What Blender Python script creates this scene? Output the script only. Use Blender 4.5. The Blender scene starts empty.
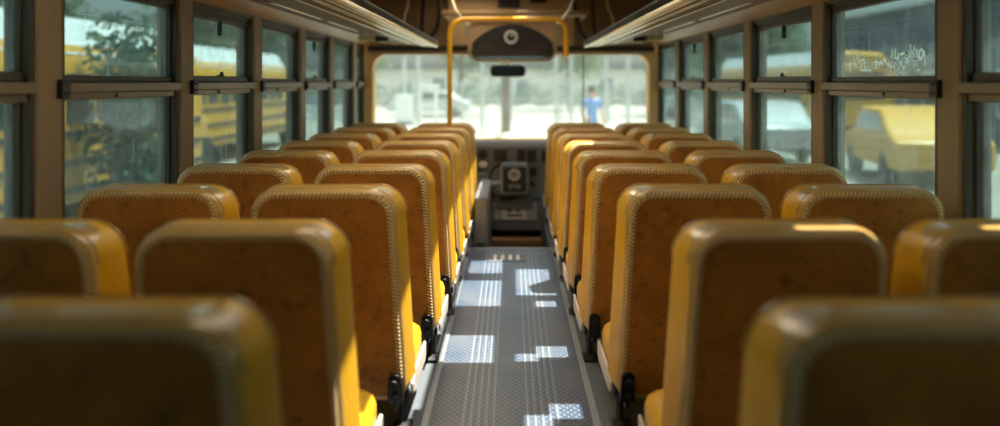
import bpy, bmesh, math, random
from mathutils import Vector, Matrix
random.seed(7)
S = bpy.context.scene
COL = S.collection
PI = math.pi
H = 1.17                      # eye height over the bus floor
F = 984.0                     # focal length in pixels of the 1000 px wide frame

def at(px, py, Y):
    return Vector(((px - 511) * Y / F, Y, H - (py - 82) * Y / F))

# ------------------------------------------------------------------ materials
def new_mat(name):
    m = bpy.data.materials.new(name); m.use_nodes = True
    nt = m.node_tree
    b = nt.nodes['Principled BSDF']
    return m, nt, b

def lin(c):
    return tuple(((v / 255) / 12.92 if v / 255 <= .04045 else ((v / 255 + .055) / 1.055) ** 2.4) for v in c)

def mat(name, rgb, rough=.5, metal=0.0, var=.15, scale=8.0, bump=0.0, bscale=60.0, spec=.5, coat=0.0, per_object=0.0):
    """a plain surface with a little procedural unevenness; rgb is an sRGB 0-255 triple"""
    m, nt, b = new_mat(name)
    N, L = nt.nodes, nt.links
    c = lin(rgb)
    tc = N.new('ShaderNodeTexCoord')
    nz = N.new('ShaderNodeTexNoise'); nz.inputs['Scale'].default_value = scale; nz.inputs['Detail'].default_value = 5
    L.new(tc.outputs['Object'], nz.inputs['Vector'])
    mx = N.new('ShaderNodeMix'); mx.data_type = 'RGBA'
    mx.inputs[6].default_value = (*[v * (1 - var) for v in c], 1)
    mx.inputs[7].default_value = (*[min(1, v * (1 + var)) for v in c], 1)
    L.new(nz.outputs['Fac'], mx.inputs[0])
    out = mx.outputs[2]
    if per_object:
        oi = N.new('ShaderNodeObjectInfo')
        hs = N.new('ShaderNodeHueSaturation')
        mr = N.new('ShaderNodeMapRange'); mr.inputs[3].default_value = 1 - per_object; mr.inputs[4].default_value = 1 + per_object
        L.new(oi.outputs['Random'], mr.inputs[0]); L.new(mr.outputs[0], hs.inputs['Value']); L.new(out, hs.inputs['Color'])
        out = hs.outputs['Color']
    L.new(out, b.inputs['Base Color'])
    b.inputs['Roughness'].default_value = rough
    b.inputs['Metallic'].default_value = metal
    b.inputs['Specular IOR Level'].default_value = spec
    b.inputs['Coat Weight'].default_value = coat
    if bump:
        n2 = N.new('ShaderNodeTexNoise'); n2.inputs['Scale'].default_value = bscale; n2.inputs['Detail'].default_value = 4
        L.new(tc.outputs['Object'], n2.inputs['Vector'])
        bp = N.new('ShaderNodeBump'); bp.inputs['Strength'].default_value = bump; bp.inputs['Distance'].default_value = .01
        L.new(n2.outputs['Fac'], bp.inputs['Height']); L.new(bp.outputs['Normal'], b.inputs['Normal'])
    return m

def math_node(nt, op, a, b=None, c=None):
    n = nt.nodes.new('ShaderNodeMath'); n.operation = op
    for i, v in enumerate((a, b, c)):
        if v is None: continue
        if isinstance(v, (int, float)): n.inputs[i].default_value = v
        else: nt.links.new(v, n.inputs[i])
    return n.outputs[0]

def mix_col(nt, fac, a, b):
    n = nt.nodes.new('ShaderNodeMix'); n.data_type = 'RGBA'
    for i, v in ((0, fac), (6, a), (7, b)):
        if isinstance(v, tuple): n.inputs[i].default_value = (*v, 1)
        elif isinstance(v, (int, float)): n.inputs[i].default_value = v
        else: nt.links.new(v, n.inputs[i])
    return n.outputs[2]

def smooth(nt, v, lo, hi):
    n = nt.nodes.new('ShaderNodeMapRange'); n.interpolation_type = 'SMOOTHSTEP'
    nt.links.new(v, n.inputs[0]); n.inputs[1].default_value = lo; n.inputs[2].default_value = hi
    return n.outputs[0]

def noise(nt, vec, scale, detail=4, rough=.6):
    n = nt.nodes.new('ShaderNodeTexNoise'); n.inputs['Scale'].default_value = scale
    n.inputs['Detail'].default_value = detail; n.inputs['Roughness'].default_value = rough
    nt.links.new(vec, n.inputs['Vector']); return n.outputs['Fac']

def seat_coords(nt):
    """object coordinates shifted by a random amount per seat, so wear differs from seat to seat"""
    tc = nt.nodes.new('ShaderNodeTexCoord'); oi = nt.nodes.new('ShaderNodeObjectInfo')
    va = nt.nodes.new('ShaderNodeVectorMath'); va.operation = 'ADD'
    k = math_node(nt, 'MULTIPLY', oi.outputs['Random'], 37.0)
    cb = nt.nodes.new('ShaderNodeCombineXYZ')
    for i in range(3): nt.links.new(k, cb.inputs[i])
    nt.links.new(tc.outputs['Object'], va.inputs[0]); nt.links.new(cb.outputs[0], va.inputs[1])
    return tc.outputs['Object'], va.outputs[0], oi.outputs['Random']

def weave_mat():
    m, nt, b = new_mat('woven_vinyl')
    loc, rnd, r = seat_coords(nt)
    sx = nt.nodes.new('ShaderNodeSeparateXYZ'); nt.links.new(loc, sx.inputs[0])
    p = 2 * PI / .0125
    s1 = math_node(nt, 'SINE', math_node(nt, 'MULTIPLY', sx.outputs[0], p))
    s2 = math_node(nt, 'SINE', math_node(nt, 'MULTIPLY', sx.outputs[2], p * .9))
    w = smooth(nt, math_node(nt, 'MULTIPLY', s1, s2), -.25, .25)
    big = smooth(nt, noise(nt, rnd, 5, 6, .65), .38, .68)
    fine = smooth(nt, noise(nt, rnd, 30, 4, .7), .5, .78)
    c = mix_col(nt, w, lin((158, 98, 30)), lin((226, 156, 56)))
    c = mix_col(nt, math_node(nt, 'MULTIPLY', big, .5), c, lin((130, 78, 24)))
    c = mix_col(nt, math_node(nt, 'MULTIPLY', fine, .7), c, lin((66, 46, 24)))
    nt.links.new(c, b.inputs['Base Color'])
    b.inputs['Roughness'].default_value = .52
    b.inputs['Specular IOR Level'].default_value = .35
    hgt = math_node(nt, 'ADD', w, math_node(nt, 'MULTIPLY', noise(nt, rnd, 90, 3), .6))
    bp = nt.nodes.new('ShaderNodeBump'); bp.inputs['Strength'].default_value = .55; bp.inputs['Distance'].default_value = .004
    nt.links.new(hgt, bp.inputs['Height']); nt.links.new(bp.outputs[0], b.inputs['Normal'])
    return m

def hide_mat(name, base, dark, rough, wear=.35, spec=.4, coat=0):
    m, nt, b = new_mat(name)
    loc, rnd, r = seat_coords(nt)
    big = smooth(nt, noise(nt, rnd, 7, 6, .65), .42, .75)
    c = mix_col(nt, math_node(nt, 'MULTIPLY', big, wear), lin(base), lin(dark))
    nt.links.new(c, b.inputs['Base Color'])
    b.inputs['Roughness'].default_value = rough; b.inputs['Specular IOR Level'].default_value = spec
    b.inputs['Coat Weight'].default_value = coat
    bp = nt.nodes.new('ShaderNodeBump'); bp.inputs['Strength'].default_value = .25; bp.inputs['Distance'].default_value = .003
    nt.links.new(noise(nt, rnd, 120, 3), bp.inputs['Height']); nt.links.new(bp.outputs[0], b.inputs['Normal'])
    return m

def glass_mat(name, tint, dust_rgb, dust_lo, dust_hi, streak=1.0):
    """tinted pane under a film of dust with runs of dried water"""
    m, nt, b = new_mat(name)
    N, L = nt.nodes, nt.links
    out = N['Material Output']; N.remove(b)
    tc = N.new('ShaderNodeTexCoord'); mp = N.new('ShaderNodeMapping')
    L.new(tc.outputs['Object'], mp.inputs[0]); mp.inputs['Scale'].default_value = (28, 28, 2.2)
    runs = smooth(nt, noise(nt, mp.outputs[0], 1.6, 5, .7), .5, .72)
    film = smooth(nt, noise(nt, tc.outputs['Object'], 5, 6, .7), .3, .75)
    spots = smooth(nt, noise(nt, tc.outputs['Object'], 70, 2), .66, .74)
    d = math_node(nt, 'ADD', math_node(nt, 'MULTIPLY', runs, .6 * streak), math_node(nt, 'MULTIPLY', film, .5))
    d = math_node(nt, 'ADD', d, math_node(nt, 'MULTIPLY', spots, .5 * streak))
    mr = N.new('ShaderNodeMapRange'); L.new(d, mr.inputs[0]); mr.inputs[2].default_value = 1.3
    mr.inputs[3].default_value = dust_lo; mr.inputs[4].default_value = dust_hi
    tr = N.new('ShaderNodeBsdfTransparent'); tr.inputs[0].default_value = (*tint, 1)
    gl = N.new('ShaderNodeBsdfGlossy'); gl.inputs['Roughness'].default_value = .02; gl.inputs['Color'].default_value = (.9, .9, .9, 1)
    lw = N.new('ShaderNodeLayerWeight'); lw.inputs[0].default_value = .5
    fr = math_node(nt, 'ADD', math_node(nt, 'MULTIPLY', math_node(nt, 'POWER', lw.outputs['Facing'], 4.0), .16), .015)
    df = N.new('ShaderNodeBsdfDiffuse'); df.inputs[0].default_value = (*lin(dust_rgb), 1)
    tl = N.new('ShaderNodeBsdfTranslucent'); tl.inputs[0].default_value = (*lin(dust_rgb), 1)
    m1 = N.new('ShaderNodeMixShader'); L.new(fr, m1.inputs[0]); L.new(tr.outputs[0], m1.inputs[1]); L.new(gl.outputs[0], m1.inputs[2])
    m2 = N.new('ShaderNodeMixShader'); m2.inputs[0].default_value = .5; L.new(df.outputs[0], m2.inputs[1]); L.new(tl.outputs[0], m2.inputs[2])
    m3 = N.new('ShaderNodeMixShader'); L.new(mr.outputs[0], m3.inputs[0]); L.new(m1.outputs[0], m3.inputs[1]); L.new(m2.outputs[0], m3.inputs[2])
    L.new(m3.outputs[0], out.inputs[0])
    return m

def floor_mat():
    m, nt, b = new_mat('ribbed_rubber')
    tc = nt.nodes.new('ShaderNodeTexCoord'); sx = nt.nodes.new('ShaderNodeSeparateXYZ')
    nt.links.new(tc.outputs['Object'], sx.inputs[0]); X, Y = sx.outputs[0], sx.outputs[1]
    # two groups of pale ribs running along the aisle
    ax = math_node(nt, 'ABSOLUTE', X)
    grp = math_node(nt, 'MULTIPLY', smooth(nt, ax, .050, .056), math_node(nt, 'SUBTRACT', 1.0, smooth(nt, ax, .180, .186)))
    rib = smooth(nt, math_node(nt, 'SINE', math_node(nt, 'MULTIPLY', ax, 2 * PI / .0265)), .25, .6)
    rib = math_node(nt, 'MULTIPLY', rib, grp)
    # anti-slip studs
    p = 2 * PI / .026
    st = math_node(nt, 'MULTIPLY', math_node(nt, 'SINE', math_node(nt, 'MULTIPLY', X, p)), math_node(nt, 'SINE', math_node(nt, 'MULTIPLY', Y, p * .55)))
    stud = smooth(nt, st, .1, .5)
    dirt = smooth(nt, noise(nt, tc.outputs['Object'], 3, 6, .65), .35, .7)
    c = mix_col(nt, stud, lin((48, 66, 88)), lin((86, 110, 138)))
    c = mix_col(nt, math_node(nt, 'MULTIPLY', rib, .42), c, lin((152, 168, 182)))
    c = mix_col(nt, math_node(nt, 'MULTIPLY', dirt, .35), c, lin((122, 124, 122)))
    nt.links.new(c, b.inputs['Base Color'])
    b.inputs['Roughness'].default_value = .36; b.inputs['Specular IOR Level'].default_value = .6
    bp = nt.nodes.new('ShaderNodeBump'); bp.inputs['Strength'].default_value = .5; bp.inputs['Distance'].default_value = .004
    nt.links.new(math_node(nt, 'ADD', stud, rib), bp.inputs['Height']); nt.links.new(bp.outputs[0], b.inputs['Normal'])
    return m

def chalk_mat():
    m, nt, b = new_mat('white_chalk_paint')
    b.inputs['Base Color'].default_value = (.82, .80, .70, 1); b.inputs['Roughness'].default_value = .9
    tc = nt.nodes.new('ShaderNodeTexCoord'); c = mix_col(nt, noise(nt, tc.outputs['Object'], 60, 3), (.90, .89, .82), (.97, .96, .90))
    nt.links.new(c, b.inputs['Base Color'])
    tl = nt.nodes.new('ShaderNodeBsdfTranslucent'); nt.links.new(c, tl.inputs[0])
    ms = nt.nodes.new('ShaderNodeMixShader'); ms.inputs[0].default_value = .8
    nt.links.new(b.outputs[0], ms.inputs[1]); nt.links.new(tl.outputs[0], ms.inputs[2])
    nt.links.new(ms.outputs[0], nt.nodes['Material Output'].inputs[0])
    return m

def fill_panel_mat():  # translucent sheet for the added overhead fill light
    m, nt, b = new_mat('milky_fill_panel')
    tl = nt.nodes.new('ShaderNodeBsdfTranslucent'); tl.inputs[0].default_value = (.84, .80, .70, 1)
    df = nt.nodes.new('ShaderNodeBsdfDiffuse'); df.inputs[0].default_value = (.8, .76, .66, 1)
    ms = nt.nodes.new('ShaderNodeMixShader'); ms.inputs[0].default_value = .75
    nt.links.new(df.outputs[0], ms.inputs[1]); nt.links.new(tl.outputs[0], ms.inputs[2])
    nt.links.new(ms.outputs[0], nt.nodes['Material Output'].inputs[0])
    return m

def foliage_mat(name, a, c2):
    m, nt, b = new_mat(name)
    tc = nt.nodes.new('ShaderNodeTexCoord')
    n = smooth(nt, noise(nt, tc.outputs['Object'], 3, 4), .3, .7)
    c = mix_col(nt, n, lin(a), lin(c2))
    nt.links.new(c, b.inputs['Base Color']); b.inputs['Roughness'].default_value = .6
    tl = nt.nodes.new('ShaderNodeBsdfTranslucent'); nt.links.new(c, tl.inputs[0])
    ms = nt.nodes.new('ShaderNodeMixShader'); ms.inputs[0].default_value = .35
    nt.links.new(b.outputs[0], ms.inputs[1]); nt.links.new(tl.outputs[0], ms.inputs[2])
    nt.links.new(ms.outputs[0], nt.nodes['Material Output'].inputs[0])
    return m

M = dict(
    weave=weave_mat(),
    hide=hide_mat('yellow_vinyl', (238, 184, 34), (196, 140, 26), .42, .4),
    band=hide_mat('tan_edge_vinyl', (216, 176, 100), (170, 130, 64), .28, .5, .5, .5),
    stitch=mat('cream_thread', (232, 208, 158), .7),
    cream=mat('cream_plastic', (222, 218, 206), .4),
    black=mat('black_painted_steel', (26, 25, 25), .45),
    foot=mat('dark_grey_steel', (58, 60, 62), .4, .3),
    pillar=mat('tan_painted_steel', (156, 138, 106), .5, 0, .12, 4),
    beam=mat('ochre_tan_steel', (160, 130, 84), .45, 0, .1, 3),
    frame=mat('dark_olive_aluminium', (72, 67, 54), .45, .0, .15, 5),
    rail=mat('olive_aluminium', (136, 122, 96), .38, .2, .12, 5),
    latch=mat('black_latch', (34, 30, 26), .4),
    sidewall=mat('brown_panel', (116, 88, 58), .55),
    roof=mat('brown_headliner', (132, 106, 76), .75, 0, .12, 3),
    bulk=mat('tan_bulkhead', (176, 144, 106), .6, 0, .1, 3),
    dark=mat('dark_brown_plastic', (48, 36, 26), .5),
    apillar=mat('amber_cream_pillar', (206, 160, 96), .5, 0, .08, 3),
    rackbar=mat('cream_rack_bar', (238, 226, 192), .32, .75, .04),
    rackpanel=mat('brown_rack_panel', (118, 92, 66), .5),
    rackdark=mat('dark_rack_channel', (28, 24, 21), .6),
    yellowpaint=mat('yellow_enamel', (240, 176, 24), .3, 0, .06, 4, coat=.3),
    dash=mat('grey_brown_dash', (112, 116, 120), .5),
    dashtop=mat('brown_dash_top', (126, 102, 84), .6),
    gauge=mat('black_gauge', (34, 35, 38), .3),
    bluegrey=mat('blue_grey_plastic', (112, 128, 138), .4),
    grey=mat('mid_grey_plastic', (120, 124, 126), .5),
    silver=mat('silver_plastic', (180, 182, 184), .35, .2),
    wood=mat('wooden_step', (150, 112, 78), .6),
    paper=mat('white_label', (222, 224, 220), .6),
    ink=mat('dark_ink', (40, 46, 52), .7),
    orange=mat('orange_ink', (206, 112, 52), .6),
    tin=mat('pale_aluminium', (168, 176, 180), .35, .4),
    floorside=mat('grey_vinyl_floor', (96, 104, 112), .5, 0, .12, 6),
    floor=floor_mat(),
    well=mat('dark_grey_well', (84, 90, 96), .6),
    mirror=mat('mirror_silver', (220, 226, 228), .05, 1.0, .02),
    busy=mat('school_bus_yellow', (226, 164, 40), .35, 0, .06, 1),
    white=mat('white_paint', (226, 228, 226), .4, 0, .05, 1),
    rub=mat('black_rub_rail', (24, 24, 26), .4),
    carglass=mat('dark_vehicle_glass', (42, 54, 60), .08, 0, .1, 1),
    tyre=mat('black_tyre', (26, 26, 27), .8),
    lampred=mat('red_lens', (150, 22, 18), .3),
    ground=mat('pale_dusty_gravel', (152, 148, 138), .9, 0, .18, .5, .3, 8),
    plaster=mat('pale_plaster', (208, 204, 192), .8, 0, .08, .6),
    plaster2=mat('blue_grey_plaster', (62, 80, 94), .8, 0, .08, .6),
    tile=mat('grey_roof_sheet', (120, 122, 120), .7),
    bark=mat('grey_brown_bark', (104, 92, 78), .9, 0, .2, 4, .4, 20),
    post=mat('pale_galvanised_steel', (186, 192, 190), .5, .2),
    skin=mat('skin', (196, 148, 118), .55), hair=mat('dark_hair', (40, 30, 24), .6),
    blueshirt=mat('light_blue_cloth', (96, 146, 208), .8), trousers=mat('grey_cloth', (76, 80, 88), .8),
    fill_panel=fill_panel_mat(),
    scrawl=chalk_mat(),
    glass=glass_mat('tinted_side_glass', (.41, .52, .52), (196, 210, 204), .04, .34),
    windshield=glass_mat('dust_haze_windshield', (.77, .86, .85), (206, 214, 202), .11, .20, .5),  # dust film here also stands in for the haze outdoors
    leaf_a=foliage_mat('leaf_green', (62, 92, 60), (104, 134, 84)),
    leaf_b=foliage_mat('leaf_pale_green', (88, 118, 94), (132, 156, 120)),
    leaf_c=foliage_mat('leaf_dark_green', (44, 82, 60), (70, 112, 80)),
)

# ------------------------------------------------------------------ mesh helpers
class MB:
    def __init__(self): self.v = []; self.f = []
    def add(self, vs, fs):
        o = len(self.v); self.v += [tuple(p) for p in vs]; self.f += [tuple(i + o for i in f) for f in fs]; return self
    def box(self, x0, x1, y0, y1, z0, z1):
        return self.add([(x, y, z) for x in (x0, x1) for y in (y0, y1) for z in (z0, z1)],
                        [(0, 1, 3, 2), (4, 6, 7, 5), (0, 4, 5, 1), (2, 3, 7, 6), (0, 2, 6, 4), (1, 5, 7, 3)])
    def loft(self, rings, cap=True, closed=True):
        n = len(rings[0]); vs = [p for r in rings for p in r]; fs = []
        for i in range(len(rings) - 1):
            for j in range(n if closed else n - 1):
                k = (j + 1) % n
                fs.append((i * n + j, i * n + k, (i + 1) * n + k, (i + 1) * n + j))
        if cap:
            fs.append(tuple(range(n - 1, -1, -1))); fs.append(tuple((len(rings) - 1) * n + j for j in range(n)))
        return self.add(vs, fs)
    def tube(self, pts, r, n=10, closed=False, cap=True):
        pts = [Vector(p) for p in pts]; rr = r if isinstance(r, (list, tuple)) else [r] * len(pts)
        rings = []; up = None; m = len(pts)
        for i, p in enumerate(pts):
            a = pts[i - 1] if (i > 0 or closed) else p
            b = pts[(i + 1) % m] if (i < m - 1 or closed) else p
            t = (b - a).normalized()
            if up is None:
                up = Vector((0, 0, 1)) if abs(t.z) < .9 else Vector((1, 0, 0))
            s = t.cross(up).normalized(); up = s.cross(t).normalized()
            rings.append([p + rr[i] * (math.cos(2 * PI * j / n) * s + math.sin(2 * PI * j / n) * up) for j in range(n)])
        if closed: rings.append(rings[0]); return self.loft(rings, False)
        return self.loft(rings, cap)
    def prism(self, poly, fn, d0, d1):
        """poly of (u, v) pairs, fn(u, v, d) -> point"""
        return self.loft([[fn(u, v, d0) for u, v in poly], [fn(u, v, d1) for u, v in poly]])
    def lathe(self, prof, n=24, fn=lambda x, y, z: (x, y, z)):
        rings = [[fn(r * math.cos(2 * PI * j / n), r * math.sin(2 * PI * j / n), z) for j in range(n)] for r, z in prof]
        return self.loft(rings)
    def build(self, name, m, parent=None, bevel=0, angle=35, seg=2):
        me = bpy.data.meshes.new(name); me.from_pydata(self.v, [], self.f)
        bm = bmesh.new(); bm.from_mesh(me); bmesh.ops.recalc_face_normals(bm, faces=bm.faces); bm.to_mesh(me); bm.free()
        me.materials.append(m)
        for p in me.polygons: p.use_smooth = True
        me.set_sharp_from_angle(angle=math.radians(angle))
        o = bpy.data.objects.new(name, me); COL.objects.link(o)
        if parent is not None: o.parent = parent
        if bevel:
            b = o.modifiers.new('bevel', 'BEVEL'); b.width = bevel; b.segments = seg; b.limit_method = 'ANGLE'; b.angle_limit = .7
        return o

def tag(o, label, cat, group=None, kind=None):
    o['label'] = label; o['category'] = cat
    if group: o['group'] = group
    if kind: o['kind'] = kind
    return o
def struct(o): o['kind'] = 'structure'; return o
def empty(name, loc, rz=0):
    o = bpy.data.objects.new(name, None); COL.objects.link(o); o.empty_display_size = .05
    o.location = loc; o.rotation_euler = (0, 0, rz); return o
KIDS = {}
def kids(o): return [c for c in bpy.data.objects if c.parent == o]
def copy_tree(o, parent=None):
    c = o.copy(); COL.objects.link(c)
    if parent is not None: c.parent = parent
    if o.name not in KIDS: KIDS[o.name] = kids(o)
    for k in KIDS[o.name]: copy_tree(k, c)
    return c

def rrect(w0, w1, z0, z1, rt, rb, n=10, inset=0.0):
    """rounded trapezoid outline: half width w0 at z0, w1 at z1, corner radii rt top, rb bottom; anticlockwise in (x, z)"""
    w0 -= inset; w1 -= inset; z0 += inset; z1 -= inset; rt = max(.004, rt - inset); rb = max(.004, rb - inset)
    def hw(z): return w0 + (w1 - w0) * (z - z0) / (z1 - z0)
    pts = []
    for cx, cz, r, a0 in ((1, 0, rb, -PI / 2), (1, 1, rt, 0), (-1, 1, rt, PI / 2), (-1, 0, rb, PI)):
        zc = z0 + r if cz == 0 else z1 - r
        xc = cx * (hw(zc) - r)
        for i in range(n + 1):
            a = a0 + PI / 2 * i / n
            pts.append((xc + r * math.cos(a), zc + r * math.sin(a)))
    return pts

# ------------------------------------------------------------------ seats
PITCH = .82
SB = .155                       # shear of the reclined back
def sh(x, y, z, z0=.17): return (x, y - SB * (z - z0), z)
OUT = dict(w0=.272, w1=.243, z0=.125, z1=.825, rt=.085, rb=.05)
def outline(inset, flare=0.0):
    o = dict(OUT); o['w0'] -= flare; o['w1'] -= flare
    return rrect(inset=inset, n=10, **o)
FL = .017                       # the sides flare out from the rear face to the front
def resample(pts, step):
    L = [Vector((p[0], p[1])) for p in pts]; L.append(L[0]); out = []; d = 0.0
    for a, b in zip(L, L[1:]):
        s = (b - a).length
        if s < 1e-9: continue
        while d < s:
            out.append((a + (b - a) * d / s, (b - a).normalized())); d += step
        d -= s
    return out

def make_seat():
    root = empty('bus_seat', (0, 0, 0))
    b = MB()
    b.loft([[sh(x, y, z) for x, z in outline(i, f)] for i, f, y in
            ((.045, FL, .010), (.010, FL, .016), (.002, FL * .96, .024), (0, FL * .9, .034), (0, FL * .45, .095), (0, 0, .155), (0, 0, .168), (.006, 0, .183), (.022, 0, .194), (.05, 0, .200))])
    back = b.build('backrest', M['hide'], root, angle=60)
    def over(i, yt):            # the band reaches farther forward over the top than down the sides
        a, b2, r = outline(i, FL), outline(i, 0), []
        for (xa, za), (xb, zb) in zip(a, b2):
            t = min(1, max(0, (za - (OUT['z1'] - .055)) / .05)); t = t * t * (3 - 2 * t); y = .027 + (yt - .027) * t
            q = min(1, max(0, (y - .024) / .131))
            r.append(sh(xa + (xb - xa) * q, y, za + (zb - za) * q))
        return r
    e = MB()        # tan edge band wrapped round the rear rim and over the top
    e.loft([[sh(x, y, z) for x, z in outline(i, FL)] for i, y in
            ((.024, .014), (.022, .003), (.016, -.001), (.009, .001), (.003, .006), (-.002, .013), (-.003, .022))] + [over(-.003, .115), over(.003, .120)], cap=False)
    e.build('edge_band', M['band'], back, angle=70)
    p = MB()        # flat woven panel
    p.loft([[sh(x, y, z) for x, z in outline(i, FL)] for i, y in ((.016, .010), (.017, -.001), (.025, -.005), (.062, -.0075))])
    pan = p.build('back_panel', M['weave'], back, angle=70)
    s = MB()
    for q, t in resample(outline(.016, FL), .0128):
        if q.y < .2: continue
        n = Vector((-t.y, t.x)); d = (n + .45 * t).normalized(); w = Vector((-d.y, d.x))
        ring = []
        for l, hgt in ((-.0105, -.001), (-.006, -.0075), (.006, -.0085), (.0105, -.004)):
            c = q + d * l
            ring.append([sh(c.x + w.x * .0034, hgt + .004, c.y + w.y * .0034), sh(c.x, hgt - .001, c.y), sh(c.x - w.x * .0034, hgt + .004, c.y - w.y * .0034)])
        s.loft(ring)
    s.build('stitching', M['stitch'], pan)
    g = MB()
    o = [(x, z) for x, z in outline(.002)]
    for y, ins, fl in ((.034, -.002, FL * .9), (.168, -.001, 0)):
        g.tube([sh(x, y, z) for x, z in outline(ins, fl) if z > .19], .0042, 6)
    g.build('piping', M['band'], back)
    # cushion
    c = MB()
    def cush(ins, z, f=0): return [(x, y, z) for x, y in rrect(.258, .256, .185 + f, .57, .07, .02, 8, ins)]
    c.loft([cush(.03, .135), cush(.006, .145), cush(0, .165), cush(0, .222), cush(.008, .244), cush(.028, .258), cush(.07, .264)])
    cu = c.build('cushion', M['hide'], root, angle=60)
    for sx in (-1, 1):
        w = MB(); w.prism([(.10, .125), (.13, .112), (.52, .112), (.55, .13), (.55, .180), (.16, .180), (.10, .155)],
                          lambda u, v, d: (sx * d, u, v), .2595, .270)
        w.build('side_panel', M['cream'], root, bevel=.004)
        h = MB()
        h.prism(rrect(.026, .020, .120, .222, .018, .012, 5), lambda u, v, d: (sx * .222 + u, -.026 + d - SB * (v - .17), v), 0, .030)
        h.tube([(sx * .220, -.030, .192), (sx * .220, -.046, .192)], .013, 12)
        h.tube([(sx * .220, -.030, .150), (sx * .220, -.042, .150)], .010, 12)
        h.prism([(0, .10), (.10, .10), (.10, .13), (.02, .15), (0, .15)], lambda u, v, d: (sx * d, u - .02, v), .215, .231)
        h.build('hinge_bracket', M['black'], root, bevel=.003)
        l = MB(); l.tube([(sx * .235, .10, .002), (sx * .235, .10, .105)], .015, 12)
        leg = l.build('leg', M['foot'], root)
        ft = MB(); ft.prism([(.05, 0), (.165, 0), (.165, .012), (.12, .03), (.08, .03), (.05, .012)], lambda u, v, d: (sx * .232 + d, u, v), -.03, .03)
        ft.build('foot_plate', M['black'], leg, bevel=.004)
    fr = MB()
    for y in (.10, .40): fr.box(-.255, .255, y - .015, y + .015, .108, .136)
    for x in (-.23, .23): fr.box(x - .012, x + .012, .02, .54, .110, .136)
    fr.build('under_frame', M['black'], root, bevel=.003)
    return root

ORD = ['', 'first', 'second', 'third', 'fourth', 'fifth', 'sixth', 'seventh', 'eighth', 'ninth']
proto = None
random.seed(3)
ROWX = {'aisle': [0, .622, .650, .600, .568, .552, .550, .550, .550, .550], 'window': [0, 0, 1.205, 1.160, 1.124, 1.108, 1.106, 1.106, 1.106, 1.106]}
for side, sx in (('left', -1), ('right', 1)):
    for col, k0 in (('aisle', 1), ('window', 2)):
        for k in range(k0, 10):
            if proto is None: proto = make_seat(); s = proto
            else: s = copy_tree(proto)
            s.location = (sx * ROWX[col][k] + random.uniform(-.005, .005), (k + 1) * PITCH - (0, .140, .075)[k] if k < 3 else (k + 1) * PITCH - .055 + random.uniform(-.008, .008), 0)
            s.rotation_euler = (0, 0, random.uniform(-.008, .008))
            n = k - k0 + 1
            where = f'{side} aisle column' if col == 'aisle' else f'{side} window column'
            pos = 'nearest in' if n == 1 else 'frontmost in' if k == 9 else f'{ORD[n]} from the camera in'
            lab = f'yellow bus seat with woven brown back, {pos} the {where}'
            tag(s, lab, 'bus seat', 'yellow bus seats in four columns')

# ------------------------------------------------------------------ bus shell
WX = 1.50; YB, YF = -.9, 9.95; SILL = .60; HEAD = 1.552; ROOF = 2.0
YW = 6.92                                     # the driver's well starts here
f = MB(); f.box(-.285, .285, YB, YW, -.04, 0); struct(f.build('floor', M['floor']))
f = MB()
for a, b in ((-WX, -.305), (.305, WX)): f.box(a, b, YB, YW, -.04, 0)
for a, b in ((-WX, -.28), (.28, WX)): f.box(a, b, YW, YF, -.04, 0)
struct(f.build('floor_side', M['floorside']))
for nm, a in (('trim_1', -1), ('trim_2', 1)):
    f = MB()
    for u, v in ((.283, .291), (.297, .306)): f.box(min(a * u, a * v), max(a * u, a * v), YB, YW, -.02, .007)
    f.box(min(a * .29, a * .298), max(a * .29, a * .298), YB, YW, -.02, .003)
    struct(f.build(nm, M['tin'], bevel=.0015))
f = MB(); f.box(-.31, .31, YW - .05, YW + .01, -.05, .006); struct(f.build('trim_3', M['bluegrey'], bevel=.004))
f = MB(); f.box(-.30, .30, YW, YF, -.36, -.30); f.box(-.30, .30, YW - .02, YW, -.36, -.045)
for a, b in ((-.30, -.275), (.275, .30)): f.box(a, b, YW, YF, -.36, .001)
struct(f.build('floor_well', M['well']))

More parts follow.
